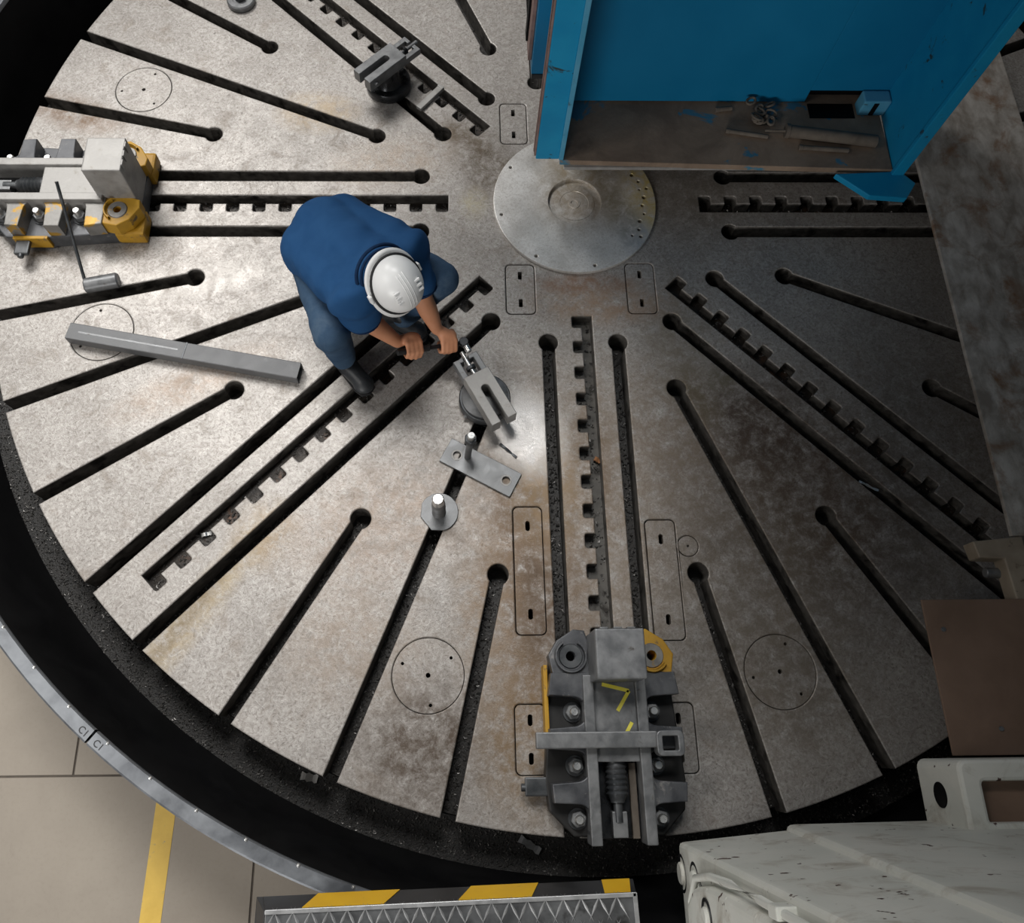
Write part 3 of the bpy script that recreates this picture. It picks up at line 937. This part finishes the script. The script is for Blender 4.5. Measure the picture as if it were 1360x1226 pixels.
prism('bracket_arm', [(b0.x - 1.5, b0.y + 1.78 + .01), (b1.x - 1.5 + .04, b1.y + 1.78), (b1.x - 1.5 + .04, c2.y + 1.78), (c1.x - 1.5, c2.y + 1.78), (c1.x - 1.5 - .01, c1.y + 1.78), (b0.x - 1.5 + .012, c1.y + 1.78 + .005)], .02, .098, 'tan', sb, .008, 3)
rod('bracket_pin', (c1.x - 1.5 - .06, c1.y - .04 + 1.78, .03), (c1.x - 1.5 + .02, c1.y - .045 + 1.78, .03), .02, 'steel', sb)
bp = thing('cover_panel', 'flat dull brown sheet metal panel at the lower right', 'panel', (1.7, -2.3, .2))
box('sheet', (1.172 - 1.7, -2.528 + 2.3, .094), (2.6 - 1.7, -1.985 + 2.3, .104), 'brown', bp, .003)
box('apron', (1.19 - 1.7, -2.528 + 2.3, .082), (2.6 - 1.7, -2.0 + 2.3, .094), 'brown', bp, .004)
for px, py in ((1253, 836), (1330, 968)):
    q = at(px, py, .305)
    lathe('panel_screw', [(.009, .104), (.008, .109), (0, .111)], 'steel', bp, 12, (q.x - 1.7, q.y + 2.3, 0))

# ------------------------------------------------------------------ cream machine head near the camera
cr = thing('machine_head', 'cream painted machine head casting with bolt recesses at the lower right corner', 'machine', (.8, -3.2, .28))
def crp(o, par=None):
    o.parent = par or cr
    if par is None:
        o.location = (-.8, 3.2, -.28)
    return o
crp(hexa('casting', [Vector(p) for p in ((.162, -2.785, .30), (.56, -2.752, .30), (.56, -3.7, .30), (.162, -3.7, .30), (.162, -2.81, 2.35), (.40, -2.80, 2.35), (.40, -3.7, 2.35), (.162, -3.7, 2.35))], 'cream', None, .022, 4))
crp(hexa('side_casting', [Vector(p) for p in ((.535, -2.735, .30), (1.9, -2.72, .30), (1.9, -3.7, .30), (.535, -3.7, .30), (.375, -2.785, 2.35), (1.9, -2.785, 2.35), (1.9, -3.7, 2.35), (.375, -3.7, 2.35))], 'cream', None, .03, 4))
# recessed bolts on the left face
for (px, py, x_) in ((905, 1160, .16), (922, 1172, .16), (928, 1192, .16)):
    z = .5
    for _ in range(40):
        q = at(px, py, z)
        z += (q.x - .16) * 1.5
    q = at(px, py, z)
    rr = lathe('bolt_recess', [(.058, -.003), (.058, .003), (.048, .003), (.046, -.012), (0, -.012)], 'gunmetal', None, 28, (.1645, q.y, z), (-1, 0, 0))
    crp(rr)
    lathe('bolt_head', [(.034, -.01), (.034, .008), (.03, .012), (0, .012)], 'cream', rr, 20, (.1645, q.y, z), (-1, 0, 0))
# raised end cover with moulded edge on the left face
z = 1.0
for _ in range(60):
    q = at(940, 1172, z)
    z += (q.x - .15) * 1.5
# rounded end cover standing proud of the left face
cv = [(-2.87, .62), (-2.845, .80), (-2.838, 1.00), (-2.84, 1.25), (-2.848, 1.6), (-2.85, 2.3), (-3.6, 2.3), (-3.6, .55), (-2.92, .53)]
bm = bmesh.new()
lo = [bm.verts.new((.165, y, z)) for y, z in cv]
hi = [bm.verts.new((.115, y - .012 if y > -3.5 else y, z + (.02 if z < .7 else 0))) for y, z in cv]
bm.faces.new(lo)
bm.faces.new(hi)
for i in range(len(cv)):
    bm.faces.new((lo[i], lo[(i + 1) % len(cv)], hi[(i + 1) % len(cv)], hi[i]))
bmesh.ops.recalc_face_normals(bm, faces=bm.faces[:])
bevelled(bm, .018, 3)
ec = crp(link('end_cover', bm_mesh('end_cover', bm), 'cream'))
tubepath('edge_moulding', [(.135, y + .016, z_) for y, z_ in reversed(cv[:6])] + [(.135, -2.925, .535), (.135, -3.2, .545)], .011, 'cream', ec, 10)
box('moulding_clip', (.115, -2.842, 1.36), (.165, -2.812, 1.42), 'cream', ec, .005)
rr = lathe('cover_recess', [(.05, -.003), (.05, .003), (.04, .003), (.038, -.012), (0, -.012)], 'gunmetal', ec, 28, (.1145, -2.93, .80), (-1, 0, 0))
lathe('cover_bolt', [(.028, -.01), (.028, .008), (.024, .012), (0, .012)], 'cream', ec, 20, (.1145, -2.93, .80), (-1, 0, 0))
# boss with window; the hole's dark inside is painted as a black disc
bx = crp(fill2d('boss', [rrect(1.03, -2.78, 1.75, -2.535, .03, 4), rrect(1.10, -2.72, 1.33, -2.60, .01, 2)], .30, .585, 'cream', None, .012))
box('boss_window', (1.09, -2.73, .50), (1.34, -2.59, .54), 'brown', bx, .003)
lathe('boss_dark_disc', [(.040, .0), (.040, .003), (.036, .003), (.034, .0015), (0, .0015)], 'guard', bx, 28, (1.030, -2.645, .44), (-1, 0, 0))

# ------------------------------------------------------------------ step platform with hazard edge
ZP = .50
e0, e1 = at(352, 1211, ZP), at(845, 1187, ZP)
pf = thing('step_platform', 'tread plate step with yellow and black hazard striped edge at the bottom', 'platform', (e0.x, e0.y, FZ), math.atan2(e1.y - e0.y, e1.x - e0.x))
Lp = (e1 - e0).length
H = ZP - FZ
box('tread_plate', (0, -.75, H - .02), (Lp, 0, H), 'tread', pf, .003)
hexa('edge_strip', [Vector(p) for p in ((-.03, .0, H - .105), (Lp + .012, .0, H - .105), (Lp + .012, .028, H - .105), (-.03, .028, H - .105),
                                        (.0, -.003, H - .001), (Lp, -.003, H - .001), (Lp, .004, H - .001), (.0, .004, H - .001))], 'hazblack', pf, .002)
hexa('end_strip', [Vector(p) for p in ((-.075, -.75, H - .105), (-.03, -.75, H - .105), (-.03, .028, H - .105), (-.05, .028, H - .105),
                                       (-.004, -.75, H - .001), (.0, -.75, H - .001), (.0, .004, H - .001), (-.004, .0, H - .001))], 'hazblack', pf, .002)
box('edge_bead', (0, -.008, H - .001), (Lp, .005, H + .006), 'treadrib', pf, .002)
box('end_bead', (Lp - .012, -.75, H - .001), (Lp + .002, .004, H + .006), 'treadrib', pf, .002)
def estrip(x, f):   # point on the sloping hazard face
    return Vector((x, .0045 + .0245 * f, H - .002 - .102 * f))
ex = lambda px: (px - 352) / 493 * Lp
for (t0, t1, b0_, b1_) in ((400, 508, 415, 527), (607, 705, 625, 718), (803, 838, 806, 845)):
    q = [estrip(ex(t0), .02), estrip(ex(t1), .02), estrip(ex(b1_), .98), estrip(ex(b0_), .98)]
    nrm = Vector((0, 1, .24)).normalized() * .0015
    hexa('hazard_stripe', q + [p + nrm for p in q], 'hazyellow', pf, 0)
vs, fs = [], []
def rib(x, y, a, l, wd, h):
    c, s_ = math.cos(a), math.sin(a)
    b = len(vs)
    for (u, v, z) in ((-l, 0, 0), (0, -wd, 0), (l, 0, 0), (0, wd, 0), (-l * .6, 0, h), (l * .6, 0, h)):
        vs.append((x + u * c - v * s_, y + u * s_ + v * c, H + z))
    fs.extend(((b, b + 1, b + 4), (b + 1, b + 5, b + 4), (b + 1, b + 2, b + 5), (b + 2, b + 3, b + 5), (b + 3, b + 4, b + 5), (b + 3, b, b + 4)))
stp = .056
for i in range(int(Lp / stp) + 1):
    for j in range(9):
        x, y = .03 + i * stp, -.03 - j * .075
        if x < Lp - .02:
            rib(x - stp / 4, y, 62 * D, .047, .0045, .004)
            rib(x + stp / 4, y, -62 * D, .047, .0045, .004)
tag(link('tread_ribs', raw('tread_ribs', vs, fs), 'treadrib', pf), kind='stuff')
for x in (.08, Lp - .08):
    for y in (-.36, -.68):
        box('platform_leg', (x - .03, y - .03, 0), (x + .03, y + .03, H - .02), 'darksteel', pf, .004)

# ------------------------------------------------------------------ the worker
def unit_ball(nu=18, nv=11):
    vs, fs = [(0, 0, 1)], []
    for i in range(1, nv):
        for j in range(nu):
            a, t = math.pi * i / nv, 2 * math.pi * j / nu
            vs.append((math.sin(a) * math.cos(t), math.sin(a) * math.sin(t), math.cos(a)))
    vs.append((0, 0, -1))
    for j in range(nu):
        k = (j + 1) % nu
        fs.append((0, 1 + j, 1 + k))
        for i in range(nv - 2):
            fs.append((1 + i * nu + j, 1 + (i + 1) * nu + j, 1 + (i + 1) * nu + k, 1 + i * nu + k))
        fs.append((1 + (nv - 2) * nu + j, len(vs) - 1, 1 + (nv - 2) * nu + k))
    return [Vector(v) for v in vs], fs
BALL = unit_ball()

def blob(name, parts, voxel, smooth, mat, parent, ns=None):
    vs, fs = [], []
    def ball(m, c):
        b = len(vs)
        vs.extend(c + m @ v for v in BALL[0])
        fs.extend(tuple(i + b for i in f) for f in BALL[1])
    for p in parts:
        if p[0] == 'c':
            a, b, ra, rb = Vector(p[1]), Vector(p[2]), p[3], p[4]
            q = Vector((0, 0, 1)).rotation_difference((b - a).normalized()).to_matrix()
            for c, r in ((a, ra), (b, rb)):
                ball(Matrix.Identity(3) * r, c)
            n, k = 20, len(vs)
            for c, r in ((a, ra), (b, rb)):
                vs.extend(c + q @ Vector((r * math.cos(2 * math.pi * i / n), r * math.sin(2 * math.pi * i / n), 0)) for i in range(n))
            fs.append(tuple(reversed(range(k, k + n))))
            fs.append(tuple(range(k + n, k + 2 * n)))
            fs.extend((k + i, k + (i + 1) % n, k + n + (i + 1) % n, k + n + i) for i in range(n))
        else:
            ball((p[3] if len(p) > 3 else Matrix.Identity(3)) @ Matrix.Diagonal(p[2]), Vector(p[1]))
    me = raw('tmp', vs, fs)
    t = bpy.data.objects.new('tmp', me)
    COL.objects.link(t)
    md = t.modifiers.new('r', 'REMESH')
    md.mode = 'VOXEL'
    md.voxel_size = voxel
    bpy.context.view_layer.update()
    m2 = bpy.data.meshes.new_from_object(t.evaluated_get(bpy.context.evaluated_depsgraph_get()))
    bpy.data.objects.remove(t)
    bm = bmesh.new()
    bm.from_mesh(m2)
    for _ in range(smooth):
        bmesh.ops.smooth_vert(bm, verts=bm.verts[:], factor=.5, use_axis_x=True, use_axis_y=True, use_axis_z=True)
    if ns:
        bm.normal_update()
        for v in bm.verts:
            v.co = v.co + v.normal * ns(v.co)
    bm.to_mesh(m2)
    bm.free()
    m2.name = name
    m2.materials.clear()
    return link(name, m2, mat, parent, True)

FEET = Vector((-.95, -.78, .002))
man = thing('person', 'crouching worker in navy shirt, jeans and white hard hat turning a wrench', 'person', (0, 0, 0))
hipR, hipL = at(416, 342, .35), at(458, 302, .35)
shR, shL = at(470, 392, .63), at(541, 331, .63)
elR, elL = at(481, 420, .43), at(562, 398, .42)
wrR, wrL = at(528, 454, .25), at(580, 437, .25)
knR, knL = at(441, 444, .42), at(585, 371, .43)
anR, anL = at(456, 474, .15), at(535, 420, .15)
neck = at(507, 362, .70)
fwd = Vector((.64, -.77, 0)).normalized()
right = Vector((fwd.y, -fwd.x, 0))            # his right-hand side
hup = (fwd * .84 + Vector((0, 0, .54))).normalized()
hfw = (fwd * .54 - Vector((0, 0, .84))).normalized()
hlt = hup.cross(hfw)
HM = Matrix((hfw, hlt, hup)).transposed()
hc = at(522, 374, .70)
mid = lambda a, b, f=.5: a + (b - a) * f
# jeans
def wrk(k, s):
    return lambda c: k * noise.fractal(Vector((c.x * s, c.y * s, c.z * s * .6)), 1.0, 2.0, 3)
blob('jeans', [('c', hipR, hipL, .115, .115), ('c', hipR, knR, .105, .078), ('c', knR, anR, .074, .056), ('c', hipL, knL, .105, .078), ('c', knL, anL, .074, .056),
               ('e', mid(hipR, hipL) - fwd * .05, (.15, .15, .12))], .012, 3, 'jeans', man, wrk(.006, 9))
# boots
for an, tx, hx in ((anR, (483, 511), (448, 470)), (anL, (553, 441), (516, 418))):
    toe, heel = at(tx[0], tx[1], .035), at(hx[0], hx[1], .04)
    d = (toe - heel)
    d.z = 0
    d.normalize()
    q = Matrix((d, Vector((-d.y, d.x, 0)), Vector((0, 0, 1)))).transposed()
    toe.z = .052
    heel.z = .045
    b = blob('boot', [('c', heel, mid(heel, toe, .4), .042, .046), ('c', mid(heel, toe, .4), toe, .046, .040), ('e', toe + Vector((0, 0, -.002)), (.052, .048, .036), q),
                      ('c', heel + d * .02 + Vector((0, 0, .03)), an + Vector((0, 0, .03)), .046, .052)], .007, 3, 'boot', man, None)
    vv = [(-.052, -.034), (-.04, .034), (.08, .040), (.19, .046), (.235, .036), (.25, 0), (.235, -.036), (.19, -.046), (.08, -.040), (-.04, -.034)]
    ln = (toe - heel).length
    sole = prism('sole', [(u * (ln + .095) / .30 + heel.x * 0, v) for u, v in vv], .001, .016, 'sole', b, .003)
    sole.location = (heel.x, heel.y, 0)
    sole.rotation_euler = (0, 0, math.atan2(d.y, d.x))
    for k in range(3):
        c = mid(heel, toe, .55 + .14 * k)
        s = Vector((-d.y, d.x, 0)) * .028
        zz = .088 - .006 * k
        tubepath('lace', [c - s + Vector((0, 0, zz - c.z - .014)), c + Vector((0, 0, zz - c.z)), c + s + Vector((0, 0, zz - c.z - .014))], .003, 'strap', b, 6)
# shirt
bk = mid(mid(hipR, hipL), mid(shR, shL), .55)
slR, slL = mid(shR, elR, .80), mid(shL, elL, .62)
lowb = mid(hipR, hipL) + Vector((0, 0, .09)) - fwd * .01
def shirt_fold(c):
    f = .006 * noise.fractal(Vector((c.x * 7, c.y * 7, c.z * 10)), 1.0, 2.0, 3)
    for sh, sg in ((shR, 1), (shL, -1)):          # creases running from the neck over each shoulder blade
        q = c - sh
        d = q.length
        k = math.exp(-(d / .17) ** 2)
        f += .011 * k * math.sin(48 * (q.dot(fwd) * .9 + q.dot(right) * .45 * sg))
    low = max(0, min(1, (.50 - c.z) * 6))
    f += .006 * low * math.sin(34 * c.dot(right) + 14 * c.z)
    return f
shirt = blob('shirt', [('c', hipR + Vector((0, 0, .07)) - fwd * .01, hipL + Vector((0, 0, .06)) - fwd * .01, .122, .108),
                       ('c', hipR + Vector((0, 0, .07)), shR - Vector((0, 0, .02)), .125, .10), ('c', hipL + Vector((0, 0, .06)), shL - Vector((0, 0, .02)), .108, .10),
                       ('c', lowb, mid(shR, shL) + Vector((0, 0, -.01)), .14, .125), ('c', shR, shL, .088, .088),
                       ('c', shR, slR, .092, .088), ('c', shL, slL, .088, .080), ('c', mid(shR, shL) + Vector((0, 0, .02)), neck, .10, .07)], .012, 4, 'shirt', man, shirt_fold)
# collar ring round the neck
cn = at(508, 362, .70)
for rad_, th_, dz_ in ((.112, .007, .0), (.098, .006, .012)):
    tubepath('collar', [cn + hup * dz_ + (hfw * math.cos(t) + hlt * math.sin(t)) * rad_ for t in [2 * math.pi * k / 36 for k in range(36)]], th_, 'collar', shirt, 8, True)
for sl_, el_, r_ in ((slR, elR, .088), (slL, elL, .080)):
    dd = (el_ - sl_).normalized()
    u_ = dd.cross(Vector((0, 0, 1))).normalized()
    v_ = dd.cross(u_)
    c_ = sl_ + dd * r_ * .55
    tubepath('sleeve_hem', [c_ + (u_ * math.cos(t) + v_ * math.sin(t)) * r_ * .84 for t in [2 * math.pi * k / 24 for k in range(24)]], .006, 'collar', shirt, 8, True)

# hands closing on the wrench
WA, WB = at(536, 467, .225), at(616, 455, .150)
Wd = (WB - WA).normalized()
def hand(rodpt, wrist, fdir):
    """fist: fingers wrap the wrench axis, palm on the wrist side"""
    N = (wrist - rodpt)
    N = (N - Wd * N.dot(Wd)).normalized()
    B = Wd.cross(N)
    if B.z < 0:
        B = -B
    pol = lambda th, r, off: rodpt + Wd * off + (N * math.cos(th * D) + B * math.sin(th * D)) * r
    out = []
    for k, (off, sc) in enumerate(((.030, .95), (.010, 1.05), (-.010, 1.0), (-.029, .85))):
        off *= fdir
        ks = [pol(48, .046, off), pol(105, .040, off * 1.02), pol(175, .033 * sc, off * 1.03), pol(245, .027, off * .98), pol(290, .024, off * .95)]
        rr = [.0115, .0108, .0098, .0090, .0082]
        for i in range(4):
            out.append(('c', ks[i], ks[i + 1], rr[i] * sc, rr[i + 1] * sc))
        out.append(('c', pol(20, .058, off * .75), ks[0], .014, .0125))
    out.append(('e', pol(15, .052, 0), (.044, .030, .024), Matrix((Wd, N, B)).transposed()))
    out.append(('c', pol(10, .055, 0), wrist, .026, .0245))
    t0, t1, t2, t3 = pol(-15, .055, .030 * fdir), pol(-45, .046, .046 * fdir), pol(-95, .036, .048 * fdir), pol(-150, .030, .040 * fdir)
    out += [('c', t0, t1, .016, .0125), ('c', t1, t2, .0122, .0108), ('c', t2, t3, .0105, .0088)]
    return out
gR, gL = mid(WA, WB, .14), mid(WA, WB, .70)
bodyparts = [('c', shR, elR, .050, .043), ('c', elR, mid(elR, wrR, .35), .043, .044), ('c', mid(elR, wrR, .35), wrR, .044, .0275),
             ('c', shL, elL, .050, .043), ('c', elL, mid(elL, wrL, .35), .043, .042), ('c', mid(elL, wrL, .35), wrL, .042, .0265),
             ('c', mid(shR, shL) - Vector((0, 0, .02)), neck, .07, .058), ('c', neck, hc, .056, .060), ('c', shR, shL, .06, .06)]
bodyparts += hand(gR, wrR, 1) + hand(gL, wrL, 1)
# head with jaw, nose, ears
bodyparts += [('e', hc + HM @ Vector((-.005, 0, .0)), (.098, .077, .098), HM), ('e', hc + HM @ Vector((.028, 0, -.072)), (.062, .058, .056), HM),
              ('c', hc + HM @ Vector((.092, 0, -.018)), hc + HM @ Vector((.106, 0, -.046)), .010, .015),
              ('e', hc + HM @ Vector((.085, 0, -.082)), (.012, .024, .008), HM), ('e', hc + HM @ Vector((.078, 0, -.118)), (.020, .024, .016), HM)]
for s in (-1, 1):
    bodyparts += [('e', hc + HM @ Vector((-.005, .078 * s, -.035)), (.018, .010, .031), HM), ('e', hc + HM @ Vector((.078, .032 * s, -.008)), (.016, .024, .008), HM)]
body = blob('body', bodyparts, .0055, 2, 'skin', man)
for s in (-1, 1):
    e = blob('eye', [('e', hc + HM @ Vector((.082, .032 * s, -.026)), (.011, .013, .011), HM)], .003, 1, 'eyewhite', man)
    blob('iris', [('e', hc + HM @ Vector((.092, .032 * s, -.028)), (.004, .006, .006), HM)], .0015, 1, 'hair', e)
blob('hair', [('e', hc + HM @ Vector((-.018, 0, .01)), (.098, .083, .100), HM), ('e', hc + HM @ Vector((-.055, 0, -.045)), (.048, .066, .05), HM)], .007, 2, 'hair', man)
# hard hat
hat = thing('hard_hat', None, None)
hat.parent = man
hat.location = hc + hup * .028
hat.rotation_euler = HM.to_euler()
hat.scale = (.96, .96, .96)
def hatshape(name, prof, mat, ax=1.16, ay=1.0, sx_=0.0, seg=48):
    vs, fs = [], []
    m = len(prof)
    for i in range(seg):
        t = 2 * math.pi * i / seg
        for r, h in prof:
            vs.append((r * ax * math.cos(t) + sx_, r * ay * math.sin(t), h))
    for i in range(seg):
        j = (i + 1) % seg
        for k in range(m - 1):
            fs.append((i * m + k, j * m + k, j * m + k + 1, i * m + k + 1))
    me = raw(name, vs, fs)
    bm = bmesh.new()
    bm.from_mesh(me)
    bmesh.ops.remove_doubles(bm, verts=bm.verts[:], dist=1e-5)
    bmesh.ops.recalc_face_normals(bm, faces=bm.faces[:])
    bm.to_mesh(me)
    bm.free()
    return link(name, me, mat, hat, True)
dome = [(0.0, .112)] + [(.105 * math.sin(a * D), .112 * math.cos(a * D)) for a in range(8, 91, 8)] + [(.107, -.012), (.110, -.022)]
shell = hatshape('shell', dome + [(.104, -.022), (.100, -.01), (.098, .03), (.06, .09), (0, .104)], 'helmet')
# brim: wider peak in front, short lip behind
vs, fs = [], []
for i in range(48):
    t = 2 * math.pi * i / 48
    pk = .009 + .028 * max(0, math.cos(t)) ** 2 + .008 * max(0, -math.cos(t))
    for r, h in ((.106, -.018), (.110 + pk, -.028 - .012 * max(0, math.cos(t))), (.110 + pk, -.032 - .012 * max(0, math.cos(t))), (.106, -.024)):
        k_ = 1.16 if True else 1
        vs.append((r * k_ * math.cos(t), r * math.sin(t), h))
for i in range(48):
    j = (i + 1) % 48
    for k in range(4):
        fs.append((i * 4 + k, j * 4 + k, j * 4 + (k + 1) % 4, i * 4 + (k + 1) % 4))
link('brim', raw('brim', vs, fs), 'helmet', hat, True)
tubepath('strap', [(.1085 * 1.16 * math.cos(t), .1085 * math.sin(t), .002 + .012 * math.cos(t)) for t in [2 * math.pi * k / 40 for k in range(40)]], .006, 'strap', hat, 8, True)
for s in (-1, 1):
    box('strap_clip', (-.015, (.112 if s > 0 else -.126), -.030), (.020, (.126 if s > 0 else -.112), -.004), 'helmet', hat, .004)
    for k in range(3):
        x = -.022 + .022 * k
        y = .048 * s
        zz = .112 * math.sqrt(max(0, 1 - (x / .122) ** 2 - (y / .105) ** 2))
        box('vent', (x - .0055, y - .014, zz - .006), (x + .0055, y + .014, zz + .0055), 'helmet', hat, .003)
for s in (-1, 0, 1):
    tubepath('crown_ridge', [(x / 1000 * 1.16, .014 * s, .112 * math.sqrt(max(0, 1 - (x / 105) ** 2 - (.014 * s / .105) ** 2)) - .0025) for x in range(-70, 61, 10)], .0035, 'helmet', shell, 8)

# the wrench in his hands
wk = thing('ratchet_wrench', 'dark ratchet wrench gripped in both hands of the worker', 'wrench', WA - Wd * .03)
o0 = WA - Wd * .03
rod('grip', (0, 0, 0), Wd * .15, .0145, 'strap', wk, 14)
rod('shaft', Wd * .15, (WB - o0), .0095, 'gunmetal', wk, 12)
sd_ = Vector((.48, -.86, -.1)).normalized()
rod('drive_head', (WB - o0) - Vector((0, 0, .014)), (WB - o0) + Vector((0, 0, .016)), .021, 'gunmetal', wk, 18)
rod('socket', (WB - o0) + sd_ * .01, (WB - o0) + sd_ * .05, .014, 'bright', wk, 14)
